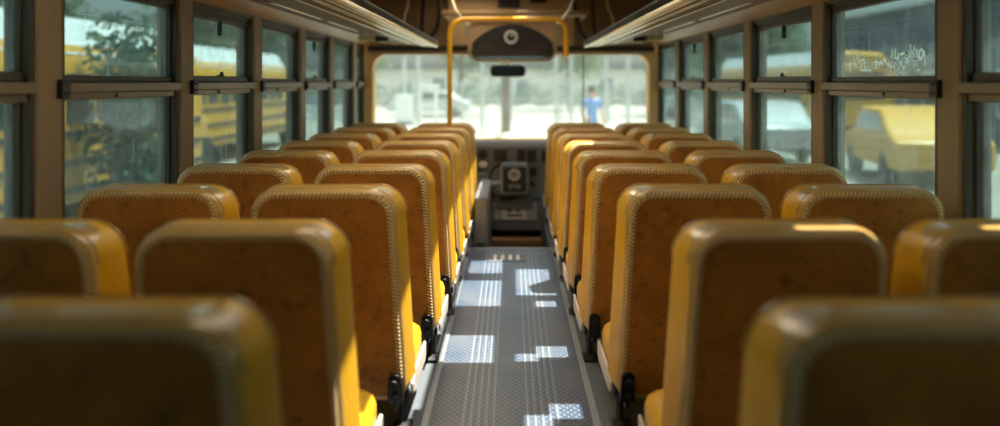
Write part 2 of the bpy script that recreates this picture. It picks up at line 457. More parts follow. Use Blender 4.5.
# left and right pillars, read off the photograph
PIL = {'left': [-.55, .62, 1.85, 3.11, 4.42, 5.67, 6.90, 8.02, 9.21], 'right': [-.55, .68, 1.95, 3.28, 4.68, 6.08, 7.37, 8.65]}
PW = .085
trim_n = 4; win_n = 1
def wall_box(mb, sx, a, b, y0, y1, z0, z1): mb.box(min(sx * a, sx * b), max(sx * a, sx * b), y0, y1, z0, z1)
for side, sx in (('left', -1), ('right', 1)):
    w = MB()
    wall_box(w, sx, WX, WX + .07, YB, YF, -.3, SILL)
    wall_box(w, sx, WX, WX + .07, YB, YF, HEAD, ROOF + .02)
    struct(w.build('wall_' + side, M['sidewall']))
    # sloped tan cove beam over the windows
    w = MB(); w.prism([(1.50, HEAD - .01), (1.475, HEAD - .015), (1.445, HEAD + .0), (1.40, HEAD + .062), (1.40, HEAD + .085), (1.50, HEAD + .085)],
                      lambda u, v, d: (sx * u, d, v), YB, YF - .12)
    struct(w.build(f'trim_{trim_n}', M['beam'], bevel=.006)); trim_n += 1
    w = MB(); wall_box(w, sx, 1.462, 1.51, YB, YF, SILL - .05, SILL + .012); struct(w.build(f'trim_{trim_n}', M['pillar'], bevel=.005)); trim_n += 1
    ys = PIL[side] + [YF + .0]
    for i, y in enumerate(PIL[side]):
        p = MB()
        pw = PW
        p.prism([(WX + .06, -pw), (1.462, -pw), (1.455, -pw + .008), (1.455, pw - .008), (1.462, pw), (WX + .06, pw)], lambda u, v, d: (sx * u, y + v, d), SILL, HEAD + .02)
        # fixing screws
        for z in (1.36, 1.40, 1.44): p.tube([(sx * 1.457, y + .03, z), (sx * 1.452, y + .03, z)], .006, 8)
        struct(p.build(f'trim_{trim_n}', M['pillar'])); trim_n += 1
    for i in range(len(ys) - 1):
        y0 = ys[i] + PW; y1 = ys[i + 1] - (PW if i < len(ys) - 2 else .13)
        big = (i % 2 == 1) if side == 'left' else (i % 2 == 1)
        Z0, Z1 = SILL, HEAD
        fr = MB()
        fw = .032
        def bx(a, b, u0, u1, z0, z1): wall_box(fr, sx, a, b, u0, u1, z0, z1)
        bx(1.462, 1.530, y0, y0 + fw, Z0, Z1); bx(1.462, 1.530, y1 - fw, y1, Z0, Z1)
        bx(1.462, 1.530, y0, y1, Z0, Z0 + fw)
        # stepped head
        bx(1.462, 1.530, y0, y1, Z1 - .022, Z1); bx(1.478, 1.530, y0, y1, Z1 - .042, Z1 - .018); bx(1.492, 1.530, y0, y1, Z1 - (.062 if big else .078), Z1 - .036)
        if not big: bx(1.482, 1.530, y0, y1, Z1 - .072, Z1 - .058)
        bx(1.490, 1.530, y0 + fw, y0 + fw + .012, Z0, Z1); bx(1.490, 1.530, y1 - fw - .012, y1 - fw, Z0, Z1)
        win = struct(fr.build(f'window_{win_n}', M['frame'], bevel=.003)); win_n += 1
        # the meeting rail and the bottom rail of the upper sash
        r = MB(); wall_box(r, sx, 1.448, 1.530, y0 + .002, y1 - .002, 1.132, 1.170)
        r.build('meeting_rail', M['rail'], win, bevel=.005)
        r = MB(); wall_box(r, sx, 1.470, 1.530, y0 + .002, y1 - .002, 1.108, 1.133); r.build('lower_rail', M['rail'], win, bevel=.003)
        r = MB(); wall_box(r, sx, 1.478, 1.528, y0 + .03, y1 - .04, 1.170, 1.192 if big else 1.200); r.build('sash_rail', M['frame'], win, bevel=.004)
        a, b = y0 + fw + .006, y1 - fw - .006
        zt = Z1 - (.056 if big else .070)
        g = MB()
        if big: poly = [(u + (a + b) / 2, v) for u, v in rrect((b - a) / 2, (b - a) / 2, 1.175, zt, .05, .012, 6)]
        else: poly = [(a, 1.175), (b, 1.175), (b, zt), (a, zt)]
        g.prism(poly, lambda u, v, d: (sx * d, u, v), 1.502, 1.506)
        up = g.build('upper_pane', M['glass'], win)
        g = MB(); g.prism([(a, Z0 + .03), (b, Z0 + .03), (b, 1.11), (a, 1.11)], lambda u, v, d: (sx * d, u, v), 1.508, 1.512); g.build('lower_pane', M['glass'], win)
        if big:      # rounded corner gusset of the upper sash
            g = MB()
            q = MB()
            rr = [(u + (a + b) / 2, v) for u, v in rrect((b - a) / 2 - .008, (b - a) / 2 - .008, 1.190, zt - .006, .05, .012, 6)]
            ro = [(u + (a + b) / 2, v) for u, v in rrect((b - a) / 2 + .014, (b - a) / 2 + .014, 1.172, zt + .012, .004, .004, 6)]
            q.loft([[(sx * 1.5015, u, v) for u, v in ro], [(sx * 1.486, u, v) for u, v in ro], [(sx * 1.486, u, v) for u, v in rr], [(sx * 1.5015, u, v) for u, v in rr]], cap=False)
            q.build('sash_gasket', M['frame'], win)
        else:
            q = MB(); ym = (a + b) / 2
            wall_box(q, sx, 1.482, 1.503, ym - .012, ym + .012, zt - .075, zt + .01)
            q.build('sash_stop', M['latch'], win, bevel=.003)
            q = MB(); q.tube([(sx * 1.49, ym, 1.208), (sx * 1.475, ym, 1.212)], .013, 12); wall_box(q, sx, 1.476, 1.503, ym - .028, ym + .028, 1.196, 1.206)
            q.build('sash_latch', M['latch'], win, bevel=.003)
        # slotted clip screwed to the pillar at the near end of the rail
        q = MB(); wall_box(q, sx, 1.436, 1.456, y0 - .045, y0 + .02, 1.115, 1.178)
        wall_box(q, sx, 1.430, 1.437, y0 - .03, y0 + .005, 1.158, 1.165); wall_box(q, sx, 1.430, 1.437, y0 - .03, y0 + .005, 1.130, 1.137)
        q.build('rail_clip', M['latch'], win, bevel=.004)
        q = MB(); q.tube([(sx * 1.470, (a + b) / 2 - .1, 1.121), (sx * 1.464, (a + b) / 2 - .1, 1.121)], .009, 10); q.build('rail_screw', M['latch'], win)
        if side == 'right' and i == 3: SCRAWL = up

# the scratched chalk scrawl on the big upper pane at the right (read off the photograph)
def glass_pt(zx, zy):
    px = 830 + zx / 8.518; py = 30 + zy / 8.518
    X = 1.499; Y = F * X / (px - 511)
    return Vector((X, Y, H - (py - 82) * Y / F))
strokes = [
    [(232, 180), (232, 250), (226, 330)], [(205, 225), (212, 262), (250, 268), (256, 230)], [(216, 262), (210, 300)], [(270, 255), (262, 350)],
    [(280, 250), (305, 262), (285, 290), (312, 300), (290, 330)], [(300, 250), (318, 320), (345, 352)], [(265, 345), (330, 342)], [(165, 310), (172, 362)],
    [(372, 290), (392, 268), (398, 292), (375, 310), (400, 322)], [(412, 275), (418, 300), (432, 270), (442, 300)], [(450, 300), (455, 262), (470, 258), (474, 296)],
    [(492, 285), (500, 305), (520, 298)], [(530, 165), (526, 230), (520, 300), (534, 335), (545, 318)], [(556, 160), (552, 250), (556, 300)], [(515, 225), (530, 250), (575, 246), (586, 200)], [(510, 268), (560, 262)],
    [(600, 208), (640, 198), (664, 196)], [(682, 120), (684, 200), (674, 262), (650, 282), (655, 255), (690, 248)], [(640, 200), (715, 186)], [(712, 140), (716, 220), (730, 262)], [(738, 160), (740, 262)], [(705, 245), (750, 240)],
    [(768, 165), (756, 210), (766, 246), (784, 232), (790, 185), (770, 162)], [(604, 265), (606, 340)], [(575, 330), (590, 355), (620, 330), (640, 312)], [(586, 350), (612, 318)], [(720, 300), (745, 318), (730, 345), (765, 340)], [(735, 290), (732, 330)],
    [(530, 320), (536, 345)], [(800, 180), (806, 240), (815, 300)],
]
sc = MB()
for st in strokes:
    pts = [glass_pt(*q) for q in st]
    fine = []
    for i in range(len(pts) - 1):
        p0, p1, p2, p3 = pts[max(0, i - 1)], pts[i], pts[i + 1], pts[min(len(pts) - 1, i + 2)]
        for k in range(5):
            t = k / 5
            fine.append(.5 * (2 * p1 + (p2 - p0) * t + (2 * p0 - 5 * p1 + 4 * p2 - p3) * t * t + (3 * p1 - p0 - 3 * p2 + p3) * t ** 3))
    fine.append(pts[-1])
    r0 = []
    for i, p in enumerate(fine):
        t = (fine[min(i + 1, len(fine) - 1)] - fine[max(i - 1, 0)]).normalized()
        n = Vector((0, -t.z, t.y)) * random.uniform(.0040, .0056)
        r0.append([p + n, p + n + Vector((.0015, 0, 0)), p - n + Vector((.0015, 0, 0)), p - n])
    sc.loft(r0)
sc.build('scrawl', M['scrawl'], SCRAWL)

# front wall with the windscreen opening
def ringfill(mb, inner, outer, d0, d1):
    a = [[(u, d, v) for u, v in poly] for poly, d in ((inner, d0), (outer, d0), (outer, d1), (inner, d1), (inner, d0))]
    mb.loft(a, cap=False)
INN = [(u, v) for u, v in rrect(1.375, 1.375, .60, 1.445, .14, .06, 8)]
def box_outline(hw, z0, z1): return [(u, v) for u, v in rrect(hw, hw, z0, z1, .004, .004, 8)]
w = MB(); ringfill(w, INN, box_outline(1.50, -.3, 2.0), YF - .06, YF + .06); struct(w.build('wall_front', M['apillar'], angle=60))
w = MB()   # moulded corner posts and sill around the windscreen
ringfill(w, [(u, v) for u, v in rrect(1.378, 1.378, .603, 1.442, .14, .06, 8)], [(u, v) for u, v in rrect(1.47, 1.47, .50, 1.52, .10, .05, 8)], YF - .16, YF - .05)
struct(w.build(f'trim_{trim_n}', M['apillar'], bevel=.012, angle=60)); trim_n += 1
w = MB(); w.box(-1.39, 1.39, YF - .2, YF - .05, 1.444, 1.475); struct(w.build(f'trim_{trim_n}', M['bulk'], bevel=.006)); trim_n += 1
w = MB(); w.box(-1.42, 1.42, YF - .22, YF - .05, 1.475, 1.53); struct(w.build(f'trim_{trim_n}', M['dark'], bevel=.006)); trim_n += 1
w = MB(); w.box(-1.45, 1.45, YF - .5, YF - .1, .545, .59); struct(w.build(f'trim_{trim_n}', M['cream'], bevel=.012)); trim_n += 1
g = MB(); g.prism(rrect(1.39, 1.39, .59, 1.455, .14, .06, 8), lambda u, v, d: (u, d, v), YF - .01, YF); gw = struct(g.build(f'window_{win_n}', M['windshield'])); win_n += 1
q = MB(); q.box(.722, .736, YF - .03, YF - .012, .60, 1.45); q.build('centre_seal', M['grey'], gw)
w = MB(); ringfill(w, [(u, v) for u, v in rrect(.62, .62, 1.0, 1.75, .12, .12, 8)], box_outline(1.57, -.3, 2.02), YB - .06, YB); struct(w.build('wall_back', M['sidewall']))
g = MB(); g.prism(rrect(.64, .64, .98, 1.77, .12, .12, 8), lambda u, v, d: (u, d, v), YB - .035, YB - .03); struct(g.build(f'window_{win_n}', M['glass'])); win_n += 1

# bulkhead over the windscreen, between the racks
w = MB()
w.box(-.62, .62, YF - .30, YF - .06, 1.53, 2.0)
struct(w.build('wall_bulkhead', M['bulk'], bevel=.01))
w = MB()
for a in (-1, 1):
    w.box(min(a * .622, a * 1.39), max(a * .622, a * 1.39), YF - .24, YF - .06, 1.53, 2.0)
struct(w.build('wall_bulkhead_side', M['roof']))

# ceiling overhead of the frame; openings added to throw sun on floor and seats
SUN = Vector((.80, .50, 3.0)).normalized()
def roof_from(x, y, z): t = (ROOF - z) / SUN.z; return x + SUN.x * t, y + SUN.y * t
holes = []
def patch(x0, x1, y0, y1, z=0):
    a = roof_from(x0, y0, z); b = roof_from(x1, y1, z); holes.append((a[0], b[0], a[1], b[1]))
patch(-.26, -.05, 6.02, 6.44); patch(-.29, -.05, 5.14, 5.80); patch(-.30, -.07, 4.10, 4.55)
patch(.03, .27, 5.40, 6.15); patch(.13, .26, 5.12, 5.26); patch(.02, .12, 4.12, 4.24); patch(.11, .26, 4.18, 4.36); patch(.05, .15, 3.34, 3.46); patch(.14, .27, 3.42, 3.58)
holes += [(.98, 1.18, 2.495, 2.54), (1.05, 1.42, 1.615, 1.66), (1.42, 1.54, 2.495, 2.54)]
holes += [(.0, .15, 2.45, 3.02), (.06, .19, 3.02, 3.85), (.095, .215, 3.85, 9.0)]; FILL_GAP = (-.58, -.12, 1.9, 9.5); holes.append(FILL_GAP)
xs = sorted({-1.57, 1.57, *[v for h in holes for v in h[:2]]}); ys = sorted({YB, YF, *[min(v, YF) for h in holes for v in h[2:]]})
w = MB()
for x0, x1 in zip(xs, xs[1:]):
    for y0, y1 in zip(ys, ys[1:]):
        mx, my = (x0 + x1) / 2, (y0 + y1) / 2
        if not any(h[0] < mx < h[1] and h[2] < my < h[3] for h in holes): w.box(x0, x1, y0, y1, ROOF, ROOF + .03)
struct(w.build('ceiling', M['roof']))
g = MB(); g.box(-.60, -.10, 1.8, 9.55, ROOF - .006, ROOF - .002); struct(g.build('ceiling_fill_panel', M['fill_panel']))  # unseen translucent panel, added to spread soft fill light through the cabin

# ------------------------------------------------------------------ luggage racks
def rack(sx, word):
    root = empty('luggage_rack', (sx * 1.0, 5.0, 1.5))
    Y0, Y1 = 3.2 - 5, 8.92 - 5
    P = lambda X, z: (X - 1.0, z - 1.5)
    def strip(name, m, poly, y0=Y0, y1=Y1, bev=.004):
        b = MB(); b.prism([P(*p) for p in poly], lambda u, v, d: (sx * u, d, v), y0, y1); return b.build(name, m, root, bevel=bev)
    strip('lip_bar', M['rackbar'], [(.662, 1.485), (.680, 1.480), (.686, 1.486), (.682, 1.498), (.664, 1.505)])
    strip('shelf_bar', M['rackbar'], [(.708, 1.488), (.732, 1.489), (.732, 1.494), (.708, 1.493)])
    strip('shelf_bar', M['rackbar'], [(.760, 1.493), (.795, 1.494), (.795, 1.499), (.760, 1.498)])
    strip('shelf_bar', M['rackpanel'], [(.818, 1.500), (.846, 1.502), (.846, 1.507), (.818, 1.505)])
    strip('shelf_bar', M['rackbar'], [(.872, 1.505), (.890, 1.506), (.890, 1.511), (.872, 1.510)], Y0, Y1 - .35)
    strip('shelf_panel', M['rackpanel'], [(.905, 1.512), (1.16, 1.556), (1.16, 1.575), (.905, 1.532)])
    strip('channel', M['rackdark'], [(.66, 1.530), (1.40, 1.625), (1.40, 1.640), (.66, 1.545)])
    strip('edge_strip', M['rackbar'], [(1.275, 1.590), (1.290, 1.592), (1.290, 1.606), (1.275, 1.604)])
    strip('wall_panel', M['rackpanel'], [(1.295, 1.590), (1.405, 1.606), (1.405, 1.625), (1.295, 1.612)])
    for y in (3.5, 5.1, 6.7, 8.3):
        b = MB(); b.prism([P(*p) for p in ((.70, 1.510), (1.39, 1.60), (1.39, 1.64), (.70, 1.54))], lambda u, v, d: (sx * u, d + y - 5, v), -.02, .02)
        b.build('bracket', M['rackpanel'], root, bevel=.003)
    # closing plate and reading lamp at the front end
    strip('end_plate', M['rackbar'], [(.665, 1.487), (1.38, 1.545), (1.38, 1.60), (.665, 1.52)], Y1, Y1 + .03)
    b = MB(); b.lathe([(.0, -.03), (.05, -.03), (.058, -.012), (.05, .02), (0, .02)], 18, lambda x, y, z: (sx * .05 + x, y + 8.0 - 5, z + .028))
    lamp = b.build('reading_lamp', M['rackdark'], root)
    b = MB(); b.lathe([(0, -.037), (.024, -.036), (.028, -.028), (0, -.026)], 16, lambda x, y, z: (sx * .05 + x, y + 8.0 - 5, z + .028)); b.build('lamp_lens', M['rackbar'], lamp)
    tag(root, f'cream barred overhead luggage rack above the {word} windows', 'luggage rack', 'overhead luggage racks')
rack(-1, 'left'); rack(1, 'right')

# ------------------------------------------------------------------ hoop rail, overhead console, mirrors, cables
def arc(c, r, a0, a1, n=8): return [(c[0] + r * math.cos(a0 + (a1 - a0) * i / n), c[1] + r * math.sin(a0 + (a1 - a0) * i / n)) for i in range(n + 1)]
YH = 7.965; xl, xr, zt = -.496, .447, 1.680
path = [(xl, .01), (xl, .6), (xl, 1.2)] + arc((xl + .13, zt - .13), .13, PI, PI / 2) + arc((xr - .10, zt - .10), .10, PI / 2, 0) + [(xr, 1.42), (xr, 1.37)]
root = empty('hoop_rail', (xl, YH, 0))
b = MB(); b.tube([(u - xl, 0, v) for u, v in path], .0205, 14); b.build('tube', M['yellowpaint'], root)
b = MB(); b.lathe([(0, .001), (.05, .001), (.05, .012), (.024, .02), (0, .02)], 20); b.build('floor_flange', M['yellowpaint'], root)
b = MB(); b.tube([(xr - xl, 0, 1.385), (xr - xl, .34, 1.385)], .016, 10); b.build('wall_arm', M['black'], root)
tag(root, 'yellow tubular grab rail arching over the front of the aisle', 'grab rail')

YC = 8.45
root = empty('overhead_console', (0, YC, 1.5))
def con(name, m, poly, d0, d1, par=None, bev=.0):
    b = MB(); b.prism([(u, v - 1.5) for u, v in poly], lambda u, v, d: (u, d, v), d0, d1); return b.build(name, m, par or root, bevel=bev)
cx = .012
def shift(p, dx): return [(u + dx, v) for u, v in p]
outer = shift(rrect(.385, .385, 1.345, 1.700, .05, .10, 8), cx); inner = shift(rrect(.362, .362, 1.366, 1.678, .04, .085, 8), cx)
b = MB(); b.loft([[(u, d, v - 1.5) for u, v in poly] for poly, d in ((inner, .02), (inner, -.01), (outer, -.01), (outer, .22), (inner, .22))], cap=False)
b.build('housing', M['pillar'], root, bevel=.006)
con('back_plate', M['bulk'], inner, .02, .05)
ar = [(cx - .345, 1.455)] + [(cx - .345 + .69 * i / 20, 1.50 + .165 * math.sin(PI * i / 20) ** .75) for i in range(21)] + [(cx + .345, 1.455)]
con('arch_panel', M['rackdark'], ar, -.002, .022)
con('lower_band', M['dark'], shift(rrect(.352, .356, 1.395, 1.456, .006, .03, 5), cx), -.006, .022)
con('mirror_strip', M['mirror'], shift(rrect(.33, .345, 1.372, 1.392, .006, .006, 4), cx), -.004, .022)
b = MB(); b.lathe([(.032, .0), (.058, .0), (.062, .008), (.058, .016), (.032, .016), (.032, 0)], 28, lambda x, y, z: (x + .0, -z - .004, y + .055)); ck = b.build('clock_ring', M['silver'], root)
b = MB(); b.lathe([(0, 0), (.032, 0), (.026, .012), (0, .014)], 20, lambda x, y, z: (x, -z - .004, y + .055)); b.build('clock_face', M['dark'], ck)
b = MB(); b.prism(rrect(.006, .006, 0, .024, .002, .002, 3), lambda u, v, d: (u + v * .4, d - .018, v + .055), -.003, 0); b.build('clock_hand', M['paper'], ck)
for sx in (-1, 1):
    con('speaker_grille', M['dark'], shift(rrect(.075, .055, 1.462, 1.512, .03, .01, 5), cx + sx * .22), -.008, 0)
    b = MB(); b.tube([(cx + sx * .38, .10, .0), (cx + sx * .40, .10, .18), (cx + sx * .50, .10, .30), (cx + sx * .56, .10, .505)], .012, 8); b.build('hanger', M['rackbar'], root)
tag(root, 'dark arched overhead console with round clock hanging above the windscreen', 'console')

p = at(508, 71, 9.62)
root = empty('rear_view_mirror', p)
b = MB(); b.loft([[(u, d, v) for u, v in rrect(.175 - i, .175 - i, -.058 + i * .5, .058 - i * .5, .05, .05, 8)] for i, d in ((.012, -.022), (.002, -.014), (0, .004), (.02, .03))]); b.build('mirror_shell', M['black'], root, angle=50)
b = MB(); b.prism(rrect(.155, .155, -.042, .042, .036, .036, 8), lambda u, v, d: (u, d, v), -.025, -.020); b.build('mirror_glass', M['carglass'], root)
b = MB(); b.tube([(0, .02, .02), (0, .06, .10), (.0, .10, .17)], .012, 10); b.lathe([(0, .06), (.024, .065), (.03, .085), (.02, .105), (0, .11)], 14, lambda x, y, z: (x, y + .05, z)); b.build('stem', M['rackbar'], root)
tag(root, 'black rear view mirror hanging at the top centre of the windscreen', 'mirror')

b = MB(); b.box(-.63, .70, 8.98, 9.16, 1.775, 1.80); b.box(-.64, .71, 8.96, 9.02, 1.785, 1.82)
b.box(-.63, -.60, 9.1, 9.66, 1.775, 1.80); b.box(.67, .70, 9.1, 9.66, 1.775, 1.80)
tag(b.build('bulkhead_shelf', M['beam'], bevel=.006), 'narrow beige ledge across the bulkhead above the yellow rail', 'ledge')
for k, (x0, x1, m_, lab, ty) in enumerate(((498, 520, 'dark', 'dark slotted vent plate high on the bulkhead above the clock', 'vent_plate'), (530, 547, 'gauge', 'small black switch plate high on the bulkhead right of the vent plate', 'switch_plate'))):
    a = at(x0, 8 if k == 0 else 3, 9.62); c = at(x1, -4, 9.62); root = empty(ty, ((a.x + c.x) / 2, 9.645, (a.z + c.z) / 2)); hw = (c.x - a.x) / 2; hh = (c.z - a.z) / 2
    b = MB(); b.prism(rrect(hw, hw, -hh, hh, .01, .01, 4), lambda u, v, d: (u, d, v), -.012, .006); b.build('plate', M[m_], root, bevel=.003)
    b = MB()
    for i in range(4):
        if k == 0: b.box(-hw * .85, hw * .85, -.02, -.012, -hh * .8 + i * hh * .45, -hh * .8 + i * hh * .45 + .012)
        else: b.box(-hw * .8 + i * hw * .42, -hw * .8 + i * hw * .42 + .03, -.022, -.012, -hh * .6, hh * .6)
    b.build('louvre' if k == 0 else 'rocker_switch', M['rackdark'], root)
    tag(root, lab, 'vent' if k == 0 else 'switch plate')

def cable(name, pix, Y, r, m_, lab, cat, group=None):
    pts = [at(x, y, Y) for x, y in pix]; fine = []
    for i in range(len(pts) - 1):
        p0, p1, p2, p3 = pts[max(0, i - 1)], pts[i], pts[i + 1], pts[min(len(pts) - 1, i + 2)]
        for k in range(6):
            t = k / 6
            fine.append(.5 * (2 * p1 + (p2 - p0) * t + (2 * p0 - 5 * p1 + 4 * p2 - p3) * t * t + (3 * p1 - p0 - 3 * p2 + p3) * t ** 3))
    fine.append(pts[-1]); b = MB(); b.tube(fine, r, 8); tag(b.build(name, M[m_]), lab, cat, group)
cable('cable', [(438, -6), (440, 12), (437, 28), (431, 37), (428, 42)], 9.58, .022, 'rackdark', 'thick black cable down the bulkhead just left of the yellow rail', 'cable', 'bulkhead cables')
cable('cable', [(424, -6), (423, 15), (422, 30), (421, 36)], 9.66, .016, 'rackdark', 'black cable left of the thickest left cable, dropping behind the rack', 'cable', 'bulkhead cables')
cable('cable', [(570, -6), (576, 12), (579, 28), (584, 37), (588, 43)], 9.58, .022, 'rackdark', 'thick black cable down the bulkhead just right of the yellow rail', 'cable', 'bulkhead cables')
cable('cable', [(592, -6), (593, 15), (594, 28), (596, 36)], 9.66, .016, 'rackdark', 'black cable right of the thickest right cable, dropping behind the rack', 'cable', 'bulkhead cables')
cable('cord', [(408, -5), (408, 6), (405, 14), (404, 24)], 9.3, .006, 'rackbar', 'thin pale cord dangling over the front end of the left rack', 'cord', 'pale cords')
cable('cord', [(607, -5), (608, 8), (612, 16), (613, 24)], 9.3, .006, 'rackbar', 'thin pale cord dangling over the front end of the right rack', 'cord', 'pale cords')
for side, sx, x0, x1 in (('left', -1, 372, 420), ('right', 1, 600, 650)):
    a = at(x0, 36, 9.7); c = at(x1, -4, 9.7); root = empty('locker_panel', ((a.x + c.x) / 2, 9.69, (a.z + c.z) / 2)); hw = abs(c.x - a.x) / 2; hh = (c.z - a.z) / 2
    b = MB(); b.prism(rrect(hw, hw, -hh, hh, .03, .03, 5), lambda u, v, d: (u, d, v), -.02, .01); b.build('panel', M['sidewall'], root, bevel=.008)
    b = MB(); b.tube([(-sx * hw * .8, -.03, -.03), (-sx * hw * .8, -.05, -.03), (-sx * hw * .8, -.05, .03), (-sx * hw * .8, -.03, .03)], .006, 8); b.build('pull_handle', M['black'], root)
    tag(root, f'dark brown locker panel on the bulkhead over the {side} rack', 'locker panel', 'bulkhead locker panels')

# ------------------------------------------------------------------ driver's area
root = empty('dashboard', (0, 9.1, 0))
D = 9.1
def dp(px, py, Y=None): q = at(px, py, Y or D); return q.x, q.z
def dpoly(x0, y0, x1, y1, r, Y=D, n=5):
    a = dp(x0, y1, Y); c = dp(x1, y0, Y); hw = (c[0] - a[0]) / 2; mx = (c[0] + a[0]) / 2
    return [(u + mx, v) for u, v in rrect(hw, hw, a[1], c[1], r, r, n)]
def dpart(name, m_, poly, y0, y1, par=None, bev=.004):
    b = MB(); b.prism(poly, lambda u, v, d: (u, d - 9.1, v), y0, y1); return b.build(name, M[m_], par or root, bevel=bev)
b = MB(); b.prism([(9.10, .12), (9.04, .14), (9.06, .50), (9.12, .595), (9.50, .60), (9.50, .12)], lambda u, v, d: (d, u - 9.1, v), -1.40, 1.40); b.build('body', M['dash'], root, bevel=.012)
b = MB(); b.prism([(9.02, .560), (9.12, .602), (9.46, .606), (9.46, .575), (9.12, .57), (9.03, .53)], lambda u, v, d: (d, u - 9.1, v), -1.41, 1.41); b.build('top_pad', M['dashtop'], root, bevel=.006)
ins = dpart('instrument_panel', 'dash', dpoly(473, 146, 551, 166, .02), 9.02, 9.10)
for x0, y0, x1, y1 in ((494, 149, 507, 160), (517, 149, 525, 161), (527, 149, 536, 161), (541, 150, 548, 161)):
    dpart('display', 'gauge', dpoly(x0, y0, x1, y1, .01), 9.005, 9.03, ins, .003)
for x, y, r_ in ((483, 154, .042),):
    u, v = dp(x, y); b = MB(); b.lathe([(0, 0), (r_, 0), (r_ + .006, .008), (r_ + .004, .02), (r_ - .008, .02), (r_ - .012, .01), (0, .01)], 24, lambda X, Yv, Z: (u + X, -.08 - Z, v + Yv)); b.build('dial', M['gauge'], ins)
dpart('switch_block', 'gauge', dpoly(529, 167, 536, 174, .008), 9.0, 9.06); dpart('switch_block', 'gauge', dpoly(530, 180, 535, 185, .008), 9.0, 9.06)
dpart('side_pod', 'bluegrey', dpoly(476, 172, 488, 194, .03), 8.96, 9.06)
dpart('ledge', 'bluegrey', dpoly(520, 191, 556, 196, .012), 8.92, 9.08)
u, v = dp(483.5, 163.5); b = MB(); b.lathe([(0, 0), (.022, .002), (.03, .012), (.024, .026), (0, .03)], 16, lambda X, Yv, Z: (u + X * 1.3, -.11 - Z, v + Yv)); b.build('knob', M['paper'], root)
dpart('centre_column', 'dash', dpoly(496, 186, 532, 206, .02), 8.85, 9.08)
lower = dpart('lower_panel', 'dash', [*[(u, v) for u, v in dpoly(490, 199, 556, 229, .09, 9.0, 8)]], 8.90, 9.08, None, .012)
plate = dpart('plate_holder', 'silver', dpoly(494, 203, 537, 220, .012, 8.9), 8.875, 8.91, lower)
dpart('label_sheet', 'paper', dpoly(502, 204, 526, 219, .004, 8.87), 8.868, 8.877, plate, 0)
def ink(name, m_, poly): dpart(name, m_, poly, 8.863, 8.870, plate, 0)
s1 = [dp(x, y, 8.866) for x, y in ((507.5, 206), (511.5, 206), (511.5, 207.6), (509.4, 208.4), (511.8, 210), (511.4, 212), (507.2, 212), (507.2, 210.6), (509.4, 210), (507.0, 208.4))]
ink('emblem', 'ink', s1[::-1])
ink('emblem', 'orange', dpoly(515, 205.5, 520.5, 212.3, .024, 8.866)); ink('print_line', 'ink', dpoly(507, 214.4, 522, 216.4, .002, 8.866))
b = MB(); b.tube([(dp(541, 207)[0], -.16, dp(541, 207)[1]), (dp(548, 206)[0], -.2, dp(548, 206)[1]), (dp(553, 208)[0], -.14, dp(553, 208)[1])], .022, 10); b.tube([(dp(544, 212)[0], -.14, dp(544, 212)[1]), (dp(548, 217)[0], -.18, dp(548, 217)[1])], .018, 10); b.build('fuse_lever', M['black'], root)
dpart('kick_panel', 'gauge', dpoly(486, 228, 556, 252, .01), 9.02, 9.10)
# the wheel and its hub
cw = at(507, 180, 8.80)
b = MB(); b.tube([(cw.x + .155 * math.cos(2 * PI * i / 40), 8.80 - 9.1 + .04 * math.sin(2 * PI * i / 40), cw.z + .158 * math.sin(2 * PI * i / 40)) for i in range(40)], .016, 10, closed=True)
wh = b.build('steering_wheel', M['dark'], root)
b = MB(); b.tube([(cw.x - .15, -.30, cw.z - .03), (cw.x - .03, -.29, cw.z - .02)], .016, 8); b.tube([(cw.x + .03, -.3, cw.z - .02), (cw.x + .15, -.3, cw.z - .03)], .016, 8); b.build('spoke', M['silver'], wh)
hb = dpart('hub_pod', 'bluegrey', dpoly(500, 163, 529, 196, .045, 8.72, 8), 8.72, 8.82, None, .015)
b = MB(); b.tube([(cw.x + .03, -.3, cw.z - .03), (cw.x + .03, -.04, cw.z - .10)], .05, 14); b.build('steering_column', M['dash'], root)
dpart('hub_face', 'gauge', dpoly(503, 167, 526, 192, .02, 8.71, 6), 8.708, 8.73, hb)
u, v = dp(514.3, 175, 8.7)
b = MB(); b.lathe([(.026, 0), (.052, 0), (.055, .006), (.05, .012), (.03, .012), (.026, 0)], 28, lambda X, Yv, Z: (u + X, 8.708 - 9.1 - Z, v + Yv)); b.build('hub_ring', M['silver'], hb)
b = MB(); b.lathe([(0, 0), (.012, 0), (.012, .008), (0, .01)], 14, lambda X, Yv, Z: (u + X, 8.708 - 9.1 - Z, v + Yv)); b.build('hub_button', M['silver'], hb)
badge = [dp(x, y, 8.706) for x, y in ((508.5, 184.5), (520.5, 184.5), (520.5, 189), (517.5, 189), (516.5, 187.3), (512.5, 187.3), (511.5, 189), (508.5, 189))]
dpart('hub_badge', 'bluegrey', badge[::-1], 8.700, 8.712, hb, .001)
tag(root, 'dark dashboard with steering wheel, gauges and white label below the windscreen', 'dashboard')

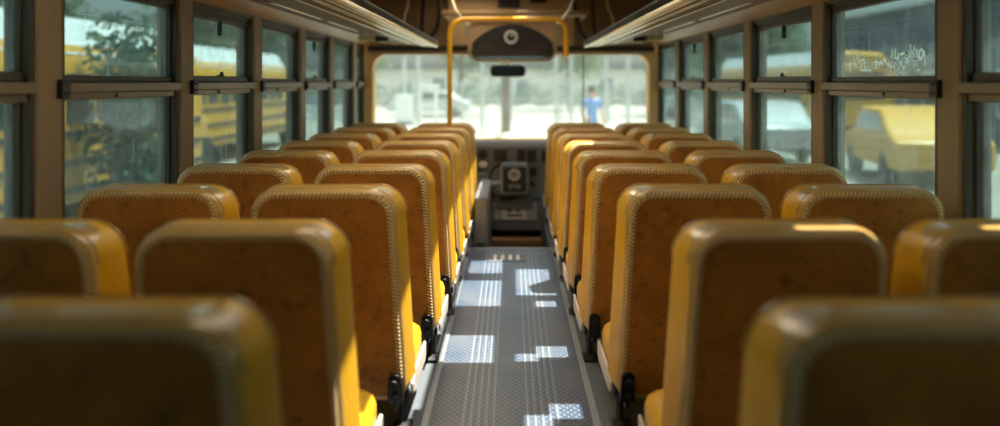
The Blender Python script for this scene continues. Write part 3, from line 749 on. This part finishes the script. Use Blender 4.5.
root = empty('engine_cover', (-.218, 7.6, -.30))
b = MB(); b.box(-.052, .052, -.42, .9, 0, .635); b.build('cover', M['grey'], root, bevel=.03, seg=4)
b = MB(); b.box(-.03, .03, -.432, -.418, .18, .30); b.build('catch', M['foot'], root, bevel=.004)
tag(root, 'grey rounded engine cover beside the well at the aisle end', 'engine cover')
b = MB(); b.box(-.275, .275, 8.55, 8.75, -.30, -.205); b.box(-.275, .275, 8.53, 8.56, -.235, -.195)
tag(b.build('footrest_step', M['wood'], bevel=.006), 'brown wooden step across the dark footwell below the dashboard', 'step')
root = empty('floor_vent', (-.03, 6.52, 0))
b = MB(); b.prism(rrect(.13, .13, -.12, .12, .02, .02, 4), lambda u, v, d: (u, v, d), .0, .005); b.build('plate', M['floorside'], root, bevel=.002)
for i in range(4):
    b = MB(); b.prism(rrect(.011, .011, -.085, .085, .008, .008, 4), lambda u, v, d: (u - .075 + i * .05, v, d), .004, .010); b.build('slot', M['cream'], root)
tag(root, 'small floor vent with four pale slots at the aisle end', 'floor vent')

# ------------------------------------------------------------------ the yard outside
G = -.75
b = MB(); b.box(-90, 90, -30, 160, G - .2, G); struct(b.build('ground', M['ground']))

def wheel(parent, x, y, r, w, sx):
    b = MB(); b.lathe([(r * .6, -w / 2), (r * .93, -w / 2), (r, -w / 2 + .03), (r, w / 2 - .03), (r * .93, w / 2), (r * .6, w / 2)], 24, lambda X, Y, Z: (x + Z, y + X, r + Y))
    o = b.build('wheel', M['tyre'], parent)
    b = MB(); b.lathe([(0, -w / 2 + .02), (r * .6, -w / 2 + .03), (r * .6, w / 2 - .03), (0, w / 2 - .02)], 20, lambda X, Y, Z: (x + Z, y + X, r + Y)); b.build('hub_cap', M['post'], o)

def school_bus(loc, rz, label):
    root = empty('school_bus', loc, rz)
    L = 9.6; W = 1.22
    sec = lambda s, z0, z1, zr: [(-W * s, z0), (W * s, z0), (W * s, z1), (W * s * .96, z1 + .25), (W * s * .70, zr - .06), (0, zr), (-W * s * .70, zr - .06), (-W * s * .96, z1 + .25), (-W * s, z1)]
    b = MB(); b.loft([[(x, y, z) for x, z in sec(s, .45, 2.05, zr)] for y, s, zr in ((0, .94, 2.70), (.15, 1, 2.78), (L - .3, 1, 2.78), (L, .96, 2.72))]); b.build('body', M['busy'], root, bevel=.03)
    b = MB(); b.loft([[(x * 1.004, y, z) for x, z in ((W * .97, 2.26), (W * .72, 2.74), (0, 2.795), (-W * .72, 2.74), (-W * .97, 2.26))] for y in (.12, L - .2)], closed=False, cap=False); b.build('roof', M['white'], root)
    b = MB(); b.loft([[(x, y, z) for x, z in ((-w_, .5), (w_, .5), (w_, h_ - .2), (w_ * .75, h_), (-w_ * .75, h_), (-w_, h_ - .2))] for y, w_, h_ in ((L - .05, 1.05, 1.55), (L + .9, .98, 1.45), (L + 1.15, .85, 1.15))]); b.build('hood', M['busy'], root, bevel=.04)
    for sx in (-1, 1):
        for i in range(9):
            y = .55 + i * .92
            b = MB(); b.prism([(y + .05, 1.42), (y + .82, 1.42), (y + .82, 2.02), (y + .05, 2.02)], lambda u, v, d: (sx * d, u, v), W - .01, W + .012)
            b.build('window', M['carglass'], root, bevel=.01)
        for z in (.62, .95, 1.30):
            b = MB(); b.box(min(sx * W, sx * (W + .03)), max(sx * W, sx * (W + .03)), .15, L - .3, z - .035, z + .035); b.build('rub_rail', M['rub'], root, bevel=.01)
        for y in (2.4, L + .25): wheel(root, sx * (W - .16), y, .48, .26, sx)
        b = MB(); b.lathe([(0, 0), (.11, 0), (.1, .05), (0, .06)], 16, lambda X, Y, Z: (sx * .66 + X, L + 1.13 + Z, .88 + Y)); b.build('headlight', M['paper'], root)
        b = MB(); b.lathe([(0, 0), (.10, 0), (.09, .04), (0, .05)], 16, lambda X, Y, Z: (sx * .9 + X, -Z, 2.35 + Y)); b.build('tail_light', M['lampred'], root)
    b = MB(); b.prism(rrect(1.05, 1.0, 1.55, 2.25, .12, .08, 6), lambda u, v, d: (u, d, v), L - .02, L + .02); b.build('windscreen', M['carglass'], root)
    b = MB(); b.prism(rrect(.9, .9, 1.45, 2.2, .1, .1, 6), lambda u, v, d: (u, d, v), -.02, .02); b.build('rear_window', M['carglass'], root)
    b = MB(); b.box(-1.15, 1.15, L + 1.12, L + 1.25, .45, .70); b.build('front_bumper', M['rub'], root, bevel=.03)
    b = MB(); b.box(-1.18, 1.18, -.14, .02, .45, .70); b.build('rear_bumper', M['rub'], root, bevel=.03)
    return tag(root, label, 'bus', 'parked school buses')
school_bus((-6.5, 7.4, G), 0, 'yellow school bus parked outside, nearest beyond the left windows')
school_bus((-8.0, 20.5, G), 0, 'yellow school bus parked outside farther forward beyond the left windows')
school_bus((9.2, 26.5, G), .05, 'yellow school bus parked outside beyond the right windows')

def van(loc, rz, label, mname='white', s=1.0, cat='van'):
    root = empty('van' if cat == 'van' else 'car', loc, rz)
    if cat == 'van':
        prof = [(0, .35), (0, 1.9), (.15, 2.05), (3.3, 2.1), (3.75, 1.95), (4.25, 1.25), (5.0, 1.0), (5.15, .8), (5.15, .35)]
        glass = [(3.2, 1.3), (4.05, 1.3), (3.65, 1.85), (3.2, 1.9)]; wy = (1.0, 4.2); W = .95
    else:
        prof = [(0, .35), (.02, .85), (.5, 1.0), (1.1, 1.42), (2.5, 1.45), (3.2, .98), (4.2, .85), (4.35, .6), (4.35, .35)]
        glass = [(.85, 1.02), (2.95, 1.0), (2.45, 1.36), (1.2, 1.36)]; wy = (.85, 3.5); W = .86
    b = MB(); b.prism(prof, lambda u, v, d: (d, u, v), -W, W); b.build('body', M[mname], root, bevel=.08, seg=3)
    for sx in (-1, 1):
        b = MB(); b.prism(glass, lambda u, v, d: (sx * d, u, v), W - .02, W + .008); b.build('side_window', M['carglass'], root)
        for y in wy: wheel(root, sx * (W - .1), y, .33, .2, sx)
    g2 = prof[4:6] if cat == 'van' else prof[4:6]
    (u0, v0), (u1, v1) = g2
    b = MB(); b.loft([[(x, u0 + (u1 - u0) * t + .012, v0 + (v1 - v0) * t + .012) for x in (-W * .85, W * .85)] + [(x, u0 + (u1 - u0) * t - .02, v0 + (v1 - v0) * t - .02) for x in (W * .85, -W * .85)] for t in (.1, .92)]); b.build('windscreen', M['carglass'], root)
    b = MB(); b.box(-W * .95, W * .95, prof[-1][0] - .02, prof[-1][0] + .08, .38, .56); b.build('bumper', M['rub'], root, bevel=.03)
    return tag(root, label, cat)
van((-10.4, 35.5, G), .12, 'white van parked ahead of the buses at the left')
van((12.6, 50, G), 1.2, 'white van parked across the yard beyond the right end of the windscreen')
van((-2.2, 53, G), 1.5, 'pale car parked crosswise right of the yellow rail', 'silver', 1, 'car')
van((6.4, 23.0, G), .1, 'silver car parked beside the school bus beyond the right windows', 'silver', 1, 'car')
van((7.6, 17.2, G), -.12, 'yellow car parked nearest beyond the right windows', 'busy', 1, 'car')
root = empty('utility_cabinet', ((404 - 511) * 44 / F, 44, G))
b = MB(); b.box(-.34, .34, -.25, .25, .12, 1.28); b.build('casing', M['white'], root, bevel=.03)
b = MB(); b.box(-.38, .38, -.29, .29, 1.26, 1.34); b.build('lid', M['white'], root, bevel=.02)
b = MB(); b.box(-.42, .42, -.33, .33, 0, .13); b.build('plinth', M['plaster2'], root, bevel=.01)
b = MB(); b.box(.02, .30, -.262, -.24, .2, 1.2); b.build('door', M['white'], root, bevel=.008)
tag(root, 'white utility cabinet on the ground seen left of the yellow rail', 'cabinet')
root = empty('gate_frame', ((428 - 511) * 44 / F, 44, G))
for x in (-.36, .36):
    b = MB(); b.box(x - .07, x + .07, -.07, .07, 0, 1.75); b.build('post', M['white'], root, bevel=.01)
b = MB(); b.box(-.5, .5, -.08, .08, 1.62, 1.80); b.build('lintel', M['white'], root, bevel=.01)
b = MB(); b.box(-.29, .29, -.02, .02, .8, .9); b.build('crossbar', M['white'], root, bevel=.01)
tag(root, 'white wooden gate frame seen just left of the yellow rail', 'gate frame')

def leaf_cloud(seed, blobs, n, size):
    r = random.Random(seed); b = MB()
    for i in range(n):
        c, R = r.choice(blobs)
        d = Vector((r.gauss(0, 1), r.gauss(0, 1), r.gauss(0, 1))).normalized() * R * (r.random() ** .35)
        p = Vector(c) + d
        a = Vector((r.gauss(0, 1), r.gauss(0, 1), r.gauss(0, 1))).normalized(); t = a.orthogonal().normalized(); s = size * r.uniform(.6, 1.4)
        b.add([p - t * s, p + a * s * .5, p + t * s, p - a * s * .5], [(0, 1, 2, 3)])
    return b
def make_tree(kind, seed, hgt, rad, leaf, n, size, low=.3):
    root = empty('tree', (0, 0, 0)); r = random.Random(seed)
    b = MB(); lean = r.uniform(-.03, .03) * hgt
    b.tube([(0, 0, 0), (lean * .3, 0, hgt * .3), (lean, .02, hgt * .75)], [.045 * hgt * .5, .03 * hgt * .5, .012 * hgt * .5], 9)
    for i in range(5):
        a = r.uniform(0, 2 * PI); z = hgt * r.uniform(.32, .6)
        b.tube([(lean * .5, 0, z), (lean * .5 + .5 * rad * math.cos(a), .5 * rad * math.sin(a), z + .15 * hgt)], [.012 * hgt * .6, .004 * hgt], 6)
    b.build('trunk', M['bark'], root)
    blobs = [((rad * .55 * math.cos(a) * q, rad * .55 * math.sin(a) * q, hgt * z), rad * rr) for a, q, z, rr in [(r.uniform(0, 2 * PI), r.random() ** .5, r.uniform(low, .9), r.uniform(.38, .62)) for _ in range(16)]]
    leaf_cloud(seed, blobs, n, size).build('foliage', M[leaf], root)
    return root
protos = [make_tree('a', 1, 7.0, 2.6, 'leaf_b', 3600, .16, .36), make_tree('b', 2, 8.5, 3.0, 'leaf_b', 3600, .18, .34), make_tree('c', 5, 7.5, 2.8, 'leaf_a', 3600, .17)]
used = [False] * 3
def tree(k, x, y, s, label, rz=0):
    if not used[k]: t = protos[k]; used[k] = True
    else: t = copy_tree(protos[k])
    t.location = (x, y, G); t.scale = (s, s, s); t.rotation_euler = (0, 0, rz); tag(t, label, 'tree', 'trees round the yard')
for k, x, y, s, lab in (
    (0, -15.6, 60, 1.25, 'pale green tree at the far left end of the windscreen view'), (1, -10.5, 66, 1.1, 'pale green tree seen left of the yellow rail'),
    (0, -3.0, 58, 1.2, 'pale green tree seen just right of the yellow rail'), (1, 4.0, 66, 1.1, 'pale green tree seen right of the rear view mirror'),
    (0, 10.2, 57, 1.2, 'pale green tree seen right of the person in blue'), (1, 17, 66, 1.1, 'pale green tree at the far right end of the windscreen view'),
    (2, -14.2, 30, .8, 'green tree behind the farther left bus'), (2, -13.2, 19, .8, 'green tree behind the left buses, between the two'), (2, -12.2, 10.5, .8, 'green tree behind the nearest left bus'),
    (2, 9.6, 44, .8, 'green tree beyond the school bus on the right'), (2, -14.5, 45, 1.0, 'green tree at the far left beyond the white van')):
    tree(k, x, y, s, lab, random.uniform(0, 6))
root = empty('shrub', (-4.6, 12.1, G))
b = MB()
for i in range(7):
    a = i * .9; b.tube([(.08 * math.cos(a), .08 * math.sin(a), 0), (.28 * math.cos(a), .28 * math.sin(a), 1.0), (.38 * math.cos(a), .38 * math.sin(a), 2.0)], [.025, .018, .008], 6)
b.build('stem', M['bark'], root)
leaf_cloud(11, [((.15 * math.cos(i * 2.4), .15 * math.sin(i * 2.4), .35 + i * .22), .52) for i in range(10)], 3800, .055).build('foliage', M['leaf_c'], root)
tag(root, 'tall dense green shrub between this bus and the nearest left bus', 'shrub')

# low buildings
def building(name, x0, x1, y0, y1, h, wall, label, face, roof='tile'):
    cx, cy = (x0 + x1) / 2, (y0 + y1) / 2
    root = empty(name, (cx, cy, G)); a, d = (x1 - x0) / 2, (y1 - y0) / 2
    b = MB(); b.box(-a, a, -d, d, 0, h); b.build('walls', M[wall], root, bevel=.04)
    b = MB(); b.prism([(-a - .35, h), (a + .35, h), (a + .2, h + .16), (0, h + .7), (-a - .2, h + .16)], lambda u, v, q: (u, q, v), -d - .35, d + .35); b.build('roof', M[roof], root)
    L = 2 * d if face in ('+x', '-x') else 2 * a; n = max(3, int(L / (2.6 if L < 45 else 6.5)))
    for i in range(n):
        t = -L / 2 + L * (i + .5) / n; door = (i == n // 2)
        w = .55; z0, z1 = (0.02, 2.1) if door else (.95, 2.2)
        def q(u, v, e):
            if face == '+x': return (a + e, t + u, v)
            if face == '-x': return (-a - e, t + u, v)
            return (t + u, -d - e, v)
        b = MB(); o = [(-w - .1, z0 - (.0 if door else .1)), (w + .1, z0 - (0 if door else .1)), (w + .1, z1 + .1), (-w - .1, z1 + .1)]; inn = [(-w, z0), (w, z0), (w, z1), (-w, z1)]
        b.loft([[q(u, v, e) for u, v in pl] for pl, e in ((inn, -.02), (inn, .05), (o, .05), (o, -.02))], cap=False)
        fr = b.build('door_frame' if door else 'window', M['white'], root)
        b = MB(); b.prism(inn, q, -.01, .02); b.build('door' if door else 'pane', M['plaster2' if door else 'carglass'], fr)
    tag(root, label, 'building')
building('house', -24, -17.5, 14, 56, 3.3, 'plaster', 'long pale building behind the left school buses', '+x')
building('house', 14.5, 22, 14, 46, 4.6, 'plaster2', 'long blue grey building behind the right school bus', '-x')
building('warehouse', -24, 26, 84, 94, 3.0, 'plaster', 'long low pale warehouse across the far side of the yard', '-y')
root = empty('hedge', (0, 74, G))
b = MB()
for i in range(28): b.tube([(-21 + i * 1.55, 0, 0), (-21 + i * 1.55, 0, 1.2)], .05, 6)
b.build('stem', M['bark'], root)
leaf_cloud(21, [((-21 + i * .78, .3 * math.sin(i * 2.1), .5 + .45 * (i % 3) * .8), .75) for i in range(56)], 6000, .13).build('foliage', M['leaf_c'], root)
tag(root, 'long dark green hedge in front of the far pale warehouse', 'hedge')

# fence, poles
root = empty('chain_fence', (0, 48, G))
for i in range(11):
    b = MB(); b.tube([(-12 + i * 2.4, 0, 0), (-12 + i * 2.4, 0, 1.95)], .05, 8); b.build('fence_post', M['post'], root)
b = MB()
for z in (.15, 1.05, 1.9): b.tube([(-12, 0, z), (12, 0, z)], .025, 6)
b.build('fence_rail', M['post'], root)
b = MB()
for i in range(161):
    x = -12 + i * .15
    for d in (-1, 1):
        x2 = x + d * 1.8
        if -12 <= x2 <= 12: b.tube([(x, 0, .12), (x2, 0, 1.92)], .006, 3, cap=False)
mesh = b.build('wire_mesh', M['post'], root)
tag(root, 'grey wire mesh fence across the yard beyond the windscreen', 'fence')
for px, Y, r, h, m_, lab in ((418, 40, .09, 6.5, 'post', 'pale pole seen left of the yellow rail, second from the left'), (404, 46, .10, 6.5, 'post', 'leftmost pale pole seen through the windscreen'), (482, 36, .08, 6.5, 'post', 'pale pole seen between the yellow rail and the mirror'), (506, 34, .18, 6.5, 'bark', 'thick grey pole seen directly below the mirror'),
                             (556, 34, .07, 6.5, 'post', 'thin pale pole seen left of the windscreen seal, right of the mirror'), (571, 42, .08, 6.5, 'post', 'pale pole seen left of the person in blue'), (606, 40, .09, 6.5, 'post', 'pale pole seen right of the person in blue'), (628, 38, .09, 6.5, 'post', 'rightmost pale pole seen through the windscreen')):
    root = empty('street_pole', ((px - 511) * Y / F, Y, G)); b = MB(); b.tube([(0, 0, 0), (0, 0, h)], [r, r * .7], 10); b.build('shaft', M[m_], root)
    b = MB(); b.tube([(0, 0, h - .1), (0, 0, h + .15), (.25, 0, h + .3), (.9, 0, h + .32)], .04, 8); a_ = b.build('lamp_arm', M[m_], root)
    b = MB(); b.box(.7, 1.25, -.12, .12, h + .25, h + .37); b.build('lamp_head', M['post'], a_, bevel=.03)
    b = MB(); b.lathe([(0, 0), (r * 2.2, 0), (r * 2, .1), (r * 1.2, .16), (0, .16)], 14); b.build('footing', M['plaster'], root)
    tag(root, lab, 'pole', 'poles in the yard')

# person in blue, standing ahead of the bus
def skin_body(name, m_, joints, edges, parent, sub=2):
    me = bpy.data.meshes.new(name); me.from_pydata([j[0] for j in joints], edges, [])
    o = bpy.data.objects.new(name, me); COL.objects.link(o); me.materials.append(m_)
    if parent: o.parent = parent
    sk = o.modifiers.new('skin', 'SKIN'); sk.use_smooth_shade = True
    me.skin_vertices.new() if not me.skin_vertices else None
    for i, j in enumerate(joints):
        me.skin_vertices[0].data[i].radius = (j[1], j[2] if len(j) > 2 else j[1]); me.skin_vertices[0].data[i].use_root = (i == 0)
    ss = o.modifiers.new('sub', 'SUBSURF'); ss.levels = sub; ss.render_levels = sub
    return o
pr = empty('person', ((592 - 511) * 25 / F, 25, G), .35)
J = [((0, 0, .96), .135, .10), ((0, 0, 1.12), .125, .095), ((0, 0, 1.32), .155, .11), ((0, 0, 1.47), .09, .08), ((0, -.01, 1.56), .055), ((0, -.015, 1.66), .085, .10), ((0, -.01, 1.76), .075, .09),
     ((-.10, 0, .86), .10), ((-.11, -.03, .48), .062), ((-.11, .02, .10), .043), ((-.12, -.13, .04), .04), ((.10, 0, .86), .10), ((.12, .03, .48), .062), ((.12, .06, .10), .043), ((.13, -.09, .04), .04),
     ((-.20, 0, 1.44), .058), ((-.27, .03, 1.16), .043), ((-.25, -.10, .94), .032), ((-.25, -.15, .86), .035, .02), ((.20, 0, 1.44), .058), ((.28, .02, 1.16), .043), ((.27, -.07, .92), .032), ((.27, -.10, .84), .035, .02)]
E = [(0, 1), (1, 2), (2, 3), (3, 4), (4, 5), (5, 6), (0, 7), (7, 8), (8, 9), (9, 10), (0, 11), (11, 12), (12, 13), (13, 14), (3, 15), (15, 16), (16, 17), (17, 18), (3, 19), (19, 20), (20, 21), (21, 22)]
nj = len(J)
for s, hb_, wr in ((-1, 18, 17), (1, 22, 21)):
    c = Vector(J[hb_][0])
    for q in range(4):
        base = (c.x + .006 * s, c.y - .035 + q * .018, c.z - .03); tip = (c.x - .012 * s, c.y - .045 + q * .018, c.z - .10 + abs(q - 1.4) * .01)
        J += [(base, .009), (tip, .007)]; E += [(hb_, len(J) - 2), (len(J) - 2, len(J) - 1)]
    J += [((c.x - .01 * s, c.y - .055, c.z + .01), .010), ((c.x - .02 * s, c.y - .07, c.z - .04), .008)]; E += [(hb_, len(J) - 2), (len(J) - 2, len(J) - 1)]
skin_body('body', M['skin'], J, E, pr)
T = [((0, 0, .78), .175, .13), ((0, 0, 1.12), .142, .112), ((0, 0, 1.32), .175, .125), ((0, 0, 1.455), .11, .095), ((-.205, 0, 1.44), .072), ((-.25, .02, 1.24), .062), ((.205, 0, 1.44), .072), ((.255, .015, 1.24), .062)]
skin_body('shirt', M['blueshirt'], T, [(0, 1), (1, 2), (2, 3), (3, 4), (4, 5), (3, 6), (6, 7)], pr)
T = [((0, 0, .95), .148, .112), ((-.10, 0, .84), .112), ((-.11, -.03, .48), .078), ((-.11, .02, .11), .062), ((.10, 0, .84), .112), ((.12, .03, .48), .078), ((.12, .06, .11), .062)]
skin_body('trousers', M['trousers'], T, [(0, 1), (1, 2), (2, 3), (0, 4), (4, 5), (5, 6)], pr)
b = MB(); b.lathe([(.0, .135), (.05, .128), (.085, .09), (.098, .04), (.098, -.01), (.09, -.04)], 18, lambda x, y, z: (x * .98, y * 1.12 + .008, 1.70 + z)); b.build('hair', M['hair'], pr)
b = MB()
for s in (-1, 1): b.lathe([(0, -.011), (.008, -.007), (.011, 0), (.008, .007), (0, .011)], 10, lambda x, y, z: (s * .033 + x, -.108 + y, 1.675 + z))
b.build('eyes', M['ink'], pr)
b = MB(); b.tube([(0, -.105, 1.685), (0, -.125, 1.648), (0, -.108, 1.638)], [.008, .014, .010], 8); b.build('nose', M['skin'], pr)
tag(pr, 'person in a light blue shirt and grey trousers standing outside ahead', 'person')

# ------------------------------------------------------------------ light, sky, camera
sun = bpy.data.lights.new('sun', 'SUN'); sun.energy = 8.0; sun.angle = math.radians(.6); sun.color = (1, .91, .77)
so = bpy.data.objects.new('sun', sun); COL.objects.link(so); so.rotation_euler = SUN.to_track_quat('Z', 'Y').to_euler(); so.location = (8, 12, 24)
wd = bpy.data.worlds.new('World'); S.world = wd; wd.use_nodes = True; nt = wd.node_tree
bg = nt.nodes['Background']; sky = nt.nodes.new('ShaderNodeTexSky'); sky.sky_type = 'NISHITA'; sky.sun_disc = False
sky.sun_elevation = math.asin(SUN.z); sky.sun_rotation = math.atan2(SUN.x, SUN.y); sky.air_density = 1.0; sky.dust_density = 4.0; sky.ozone_density = .8
hs = nt.nodes.new('ShaderNodeHueSaturation'); hs.inputs['Saturation'].default_value = .55
nt.links.new(sky.outputs[0], hs.inputs['Color']); nt.links.new(hs.outputs[0], bg.inputs[0]); bg.inputs[1].default_value = .22

cam = bpy.data.cameras.new('camera'); co = bpy.data.objects.new('camera', cam); COL.objects.link(co)
co.location = (0, 0, H); co.rotation_euler = (PI / 2, 0, 0)
cam.sensor_width = 36; cam.lens = 36 * F / 1000; cam.shift_x = -.011; cam.shift_y = -.131; cam.clip_start = .05; cam.clip_end = 500
cam.dof.use_dof = True; cam.dof.focus_distance = 4.3; cam.dof.aperture_fstop = 36 * F / 1000 / 29; cam.dof.aperture_blades = 0
S.camera = co
vs = S.view_settings; vs.view_transform = 'Standard'; vs.look = 'None'; vs.exposure = 1.12; vs.gamma = 1.0; vs.use_curve_mapping = False
